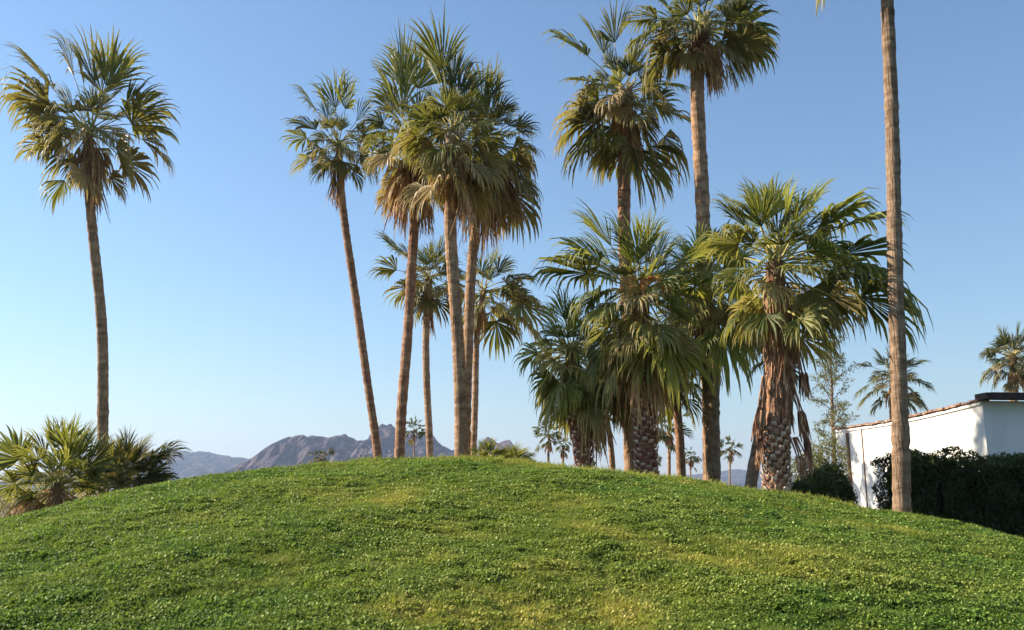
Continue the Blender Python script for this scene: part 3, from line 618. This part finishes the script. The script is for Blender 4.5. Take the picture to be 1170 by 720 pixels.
def airy_tree():
    rnd = random.Random(8); D = 37; b = at(955, 560, D); base = Vector((b.x, b.y, hz(b.x, b.y)-.1)); root = empty('feathery_tree', base)
    tag(root, 'thin see through tree with wispy foliage left of the white building', 'tree'); O = root.location.copy(); tb = MB(O); lb = MB(O); pts = []
    trunk = [base] + [at(x, y, D) for x, y in ((953,520),(951,470),(950,430),(948,392))]
    tb.tube(trunk, [.10,.085,.065,.045,.02], 8)
    for i in range(40):
        t = .15 + .82*i/40; k = t*(len(trunk)-1); j = min(int(k), len(trunk)-2); p = trunk[j].lerp(trunk[j+1], k-j)
        a = i*2.4; L = (1.35 - .3*t)*rnd.uniform(.5,1.1); d = Vector((math.cos(a), math.sin(a), rnd.uniform(.4,1.6))).normalized(); q = p.copy(); br = [q.copy()]
        for s in range(6):
            q = q + d*L/6; br.append(q.copy()); d = (d + Vector((rnd.gauss(0,.2), rnd.gauss(0,.2), rnd.gauss(-.03,.15)))).normalized()
            if s > 0:
                for e in range(3):
                    q2 = q.copy(); d2 = (d + Vector((rnd.gauss(0,.8), rnd.gauss(0,.8), rnd.gauss(0,.5)))).normalized(); tw = [q2.copy()]
                    for u in range(3): q2 = q2 + d2*.11; tw.append(q2.copy()); d2 = (d2 + Vector((0,0,-.15))).normalized()
                    tb.tube(tw, [.008,.006,.005,.003], 3, cap=False)
                    for u in range(9): pts.append(tw[rnd.randint(1,3)] + Vector((rnd.gauss(0,.05), rnd.gauss(0,.05), rnd.gauss(0,.05))))
        tb.tube(br, [.022-.003*s for s in range(7)], 5, cap=False)
    leaves(lb, pts, .05, rnd, .5); tb.build('trunk', M['bark'], root); lb.build('crown', M['airy'], root)
airy_tree()

# ---------------------------------------------------------------- white building
def building():
    D1 = 24.0; c = at(1122, 458, D1); e = at(955, 491, D1*1.40)
    cx, cy, ct = c.x, c.y, c.z; ex, ey, et = e.x, e.y, e.z
    a = math.atan2(ex-cx, ey-cy)                       # how far the long wall turns from the view direction
    back = Vector((math.sin(a), math.cos(a), 0)); right = Vector((math.cos(a), -math.sin(a), 0)); Lw = math.hypot(ex-cx, ey-cy); Wd = 9.0
    if right.y > -.0: right = Vector((math.cos(.12), math.sin(.12)*1.0, 0))
    right = Vector((math.cos(.09), math.sin(.09), 0))
    base = Vector((cx, cy, 0)); root = empty('building', base); tag(root, 'low white stucco building with a reddish roof edge behind the hedge', 'building'); O = root.location.copy()
    def P(r, b, z): q = base + right*r + back*b; return Vector((q.x, q.y, z))
    def slab(mb, r0, r1, b0, b1, z0, z1, z0b=None, z1b=None, col=(0,0,0,1)):
        z0b = z0 if z0b is None else z0b; z1b = z1 if z1b is None else z1b
        mb.add([P(r0,b0,z0),P(r1,b0,z0),P(r1,b1,z0b),P(r0,b1,z0b),P(r0,b0,z1),P(r1,b0,z1),P(r1,b1,z1b),P(r0,b1,z1b)],
               [(0,3,2,1),(4,5,6,7),(0,1,5,4),(1,2,6,5),(2,3,7,6),(3,0,4,7)], col)
    m = NT('white_stucco'); tc = m.n('TexCoord').outputs['Object']; n = m.noise(60, 4, tc); n2 = m.noise(.7, 5, tc)
    mp = m.n('Mapping'); mp.inputs['Scale'].default_value = (3,3,.35); m.l(tc, mp.inputs[0]); n3 = m.noise(1.6, 4, mp.outputs[0])
    col = m.mix(.8, m.ramp(n2, [(.3, (.74,.71,.67)), (.6, (.82,.80,.77))]), m.ramp(n3, [(.25, (.93,.91,.89)), (.5, (1,1,1))]), 'MULTIPLY')
    white = m.finish(col, .9, .15, m.bump(n, .006))
    m = NT('roof_edge'); tc = m.n('TexCoord').outputs['Object']; n = m.noise(5, 4, tc)
    red = m.finish(m.ramp(n, [(.3, (.16,.085,.06)), (.55, (.30,.18,.13)), (.75, (.55,.44,.36))]), .85, .2, m.bump(n, .02))
    m = NT('dark_fascia'); n = m.noise(6, 3, m.n('TexCoord').outputs['Object']); dk = m.finish(m.ramp(n, [(.3, (.035,.02,.018)), (.7, (.07,.04,.03))]), .7, .3)
    m = NT('rusty_pipe'); n = m.noise(8, 4, m.n('TexCoord').outputs['Object']); rust = m.finish(m.ramp(n, [(.35, (.10,.055,.035)), (.65, (.26,.15,.09))]), .7, .3, m.bump(n, .01))
    m = NT('plinth_concrete'); n = m.noise(6, 4, m.n('TexCoord').outputs['Object']); conc = m.finish(m.ramp(n, [(.3, (.32,.22,.17)), (.7, (.5,.38,.30))]), .9, .2, m.bump(n, .01))
    def rz(b): return ct + (et-ct)*b/Lw
    wall = MB(O)                                       # one closed shell, its top following the sagging roof line
    K = 12; zs = [rz(Lw*i/K) - .10*math.sin(math.pi*i/K) for i in range(K+1)]
    vs = []; fs = []
    for i in range(K+1):
        b_ = Lw*i/K; vs += [P(0,b_,0), P(Wd,b_,0), P(Wd,b_,zs[i]), P(0,b_,zs[i])]
    for i in range(K):
        k = 4*i
        for j in range(4): fs.append((k+j, k+4+j, k+4+(j+1)%4, k+(j+1)%4))
    fs += [(0,1,2,3), (4*K+3,4*K+2,4*K+1,4*K)]
    wall.add(vs, fs); wall.build('wall', white, root)
    cp = MB(O); rnd = random.Random(3); n = 44         # coping of short tiles, slightly uneven
    for i in range(n):
        b0 = Lw*i/n; b1 = Lw*(i+1)/n - .012; z = np.interp((b0+b1)/2, [Lw*k/K for k in range(K+1)], zs) - .012; j = rnd.uniform(-.012,.02)
        slab(cp, -.13+rnd.uniform(-.025,.025), .22, b0, b1, z+j+.015, z+.06+j+rnd.uniform(0,.02))
    cp.build('coping', red, root)
    cp = MB(O)
    for i in range(14):
        b0 = Lw*i/14; z = np.interp(b0, [Lw*k/K for k in range(K+1)], zs); z2 = np.interp(Lw*(i+1)/14, [Lw*k/K for k in range(K+1)], zs)
        slab(cp, -.06, -.002, b0, Lw*(i+1)/14-.004, z-.10, z-.03, z2-.10, z2-.03)
    cp.build('drip_moulding', white, root)
    fb = MB(O); slab(fb, -.20, Wd+.2, -.55, -.003, ct+.02, ct+.17); fb.build('fascia', dk, root)
    rf = MB(O); slab(rf, .02, Wd+.1, -.45, .4, ct+.173, ct+.19); rf.build('roof_sheet', conc, root)
    def along(px):                                     # distance along the long wall seen at this photo column
        u = (px-585)/F; lo, hi = 0, Lw
        for _ in range(40):
            mid = (lo+hi)/2; q = P(0,mid,1.5); py = 520; v = (360-py)/F; t = q.y/(math.cos(PITCH)-v*math.sin(PITCH))
            if q.x/t > u: lo = mid
            else: hi = mid
        return lo
    b1 = along(971); pb = MB(O); pb.tube([P(-.05,b1,.1), P(-.05,b1,1.5), P(-.06,b1,2.6), P(-.05,b1,rz(b1)-.2)], [.05,.05,.05,.05], 8)
    for z in (.9, 2.0, 3.0): pb.tube([P(-.05,b1,z), P(-.05,b1,z+.06)], [.068,.068], 8)
    pb.build('downpipe', rust, root)
    b2 = along(987); pb = MB(O); slab(pb, -.035, -.002, b2-.02, b2+.02, .1, rz(b2)-.16); pb.build('cable_duct', rust, root)
    pb = MB(O); slab(pb, -.55, -.003, along(1004), along(975), 0, hz(*P(-.3,along(990),0).xy)+.32); pb.build('step', conc, root)
building()
HAZE = True
if HAZE:
    me = bpy.data.meshes.new('haze'); x0,x1,y0,y1,z0,z1 = -8500,8500,-2500,9000,-6,420
    me.from_pydata([(x0,y0,z0),(x1,y0,z0),(x1,y1,z0),(x0,y1,z0),(x0,y0,z1),(x1,y0,z1),(x1,y1,z1),(x0,y1,z1)], [], [(0,3,2,1),(4,5,6,7),(0,1,5,4),(1,2,6,5),(2,3,7,6),(3,0,4,7)])
    m = bpy.data.materials.new('haze'); m.use_nodes = True; t = m.node_tree; t.nodes.clear(); o_ = t.nodes.new('ShaderNodeOutputMaterial'); v = t.nodes.new('ShaderNodeVolumePrincipled')
    v.inputs['Color'].default_value = (.55,.70,1,1); v.inputs['Density'].default_value = .00014; v.inputs['Anisotropy'].default_value = .2; t.links.new(v.outputs[0], o_.inputs['Volume'])
    me.materials.append(m); o = bpy.data.objects.new('haze', me); COL.objects.link(o); tag(o, 'thin blue haze in the air before the mountains', 'haze', kind='stuff')
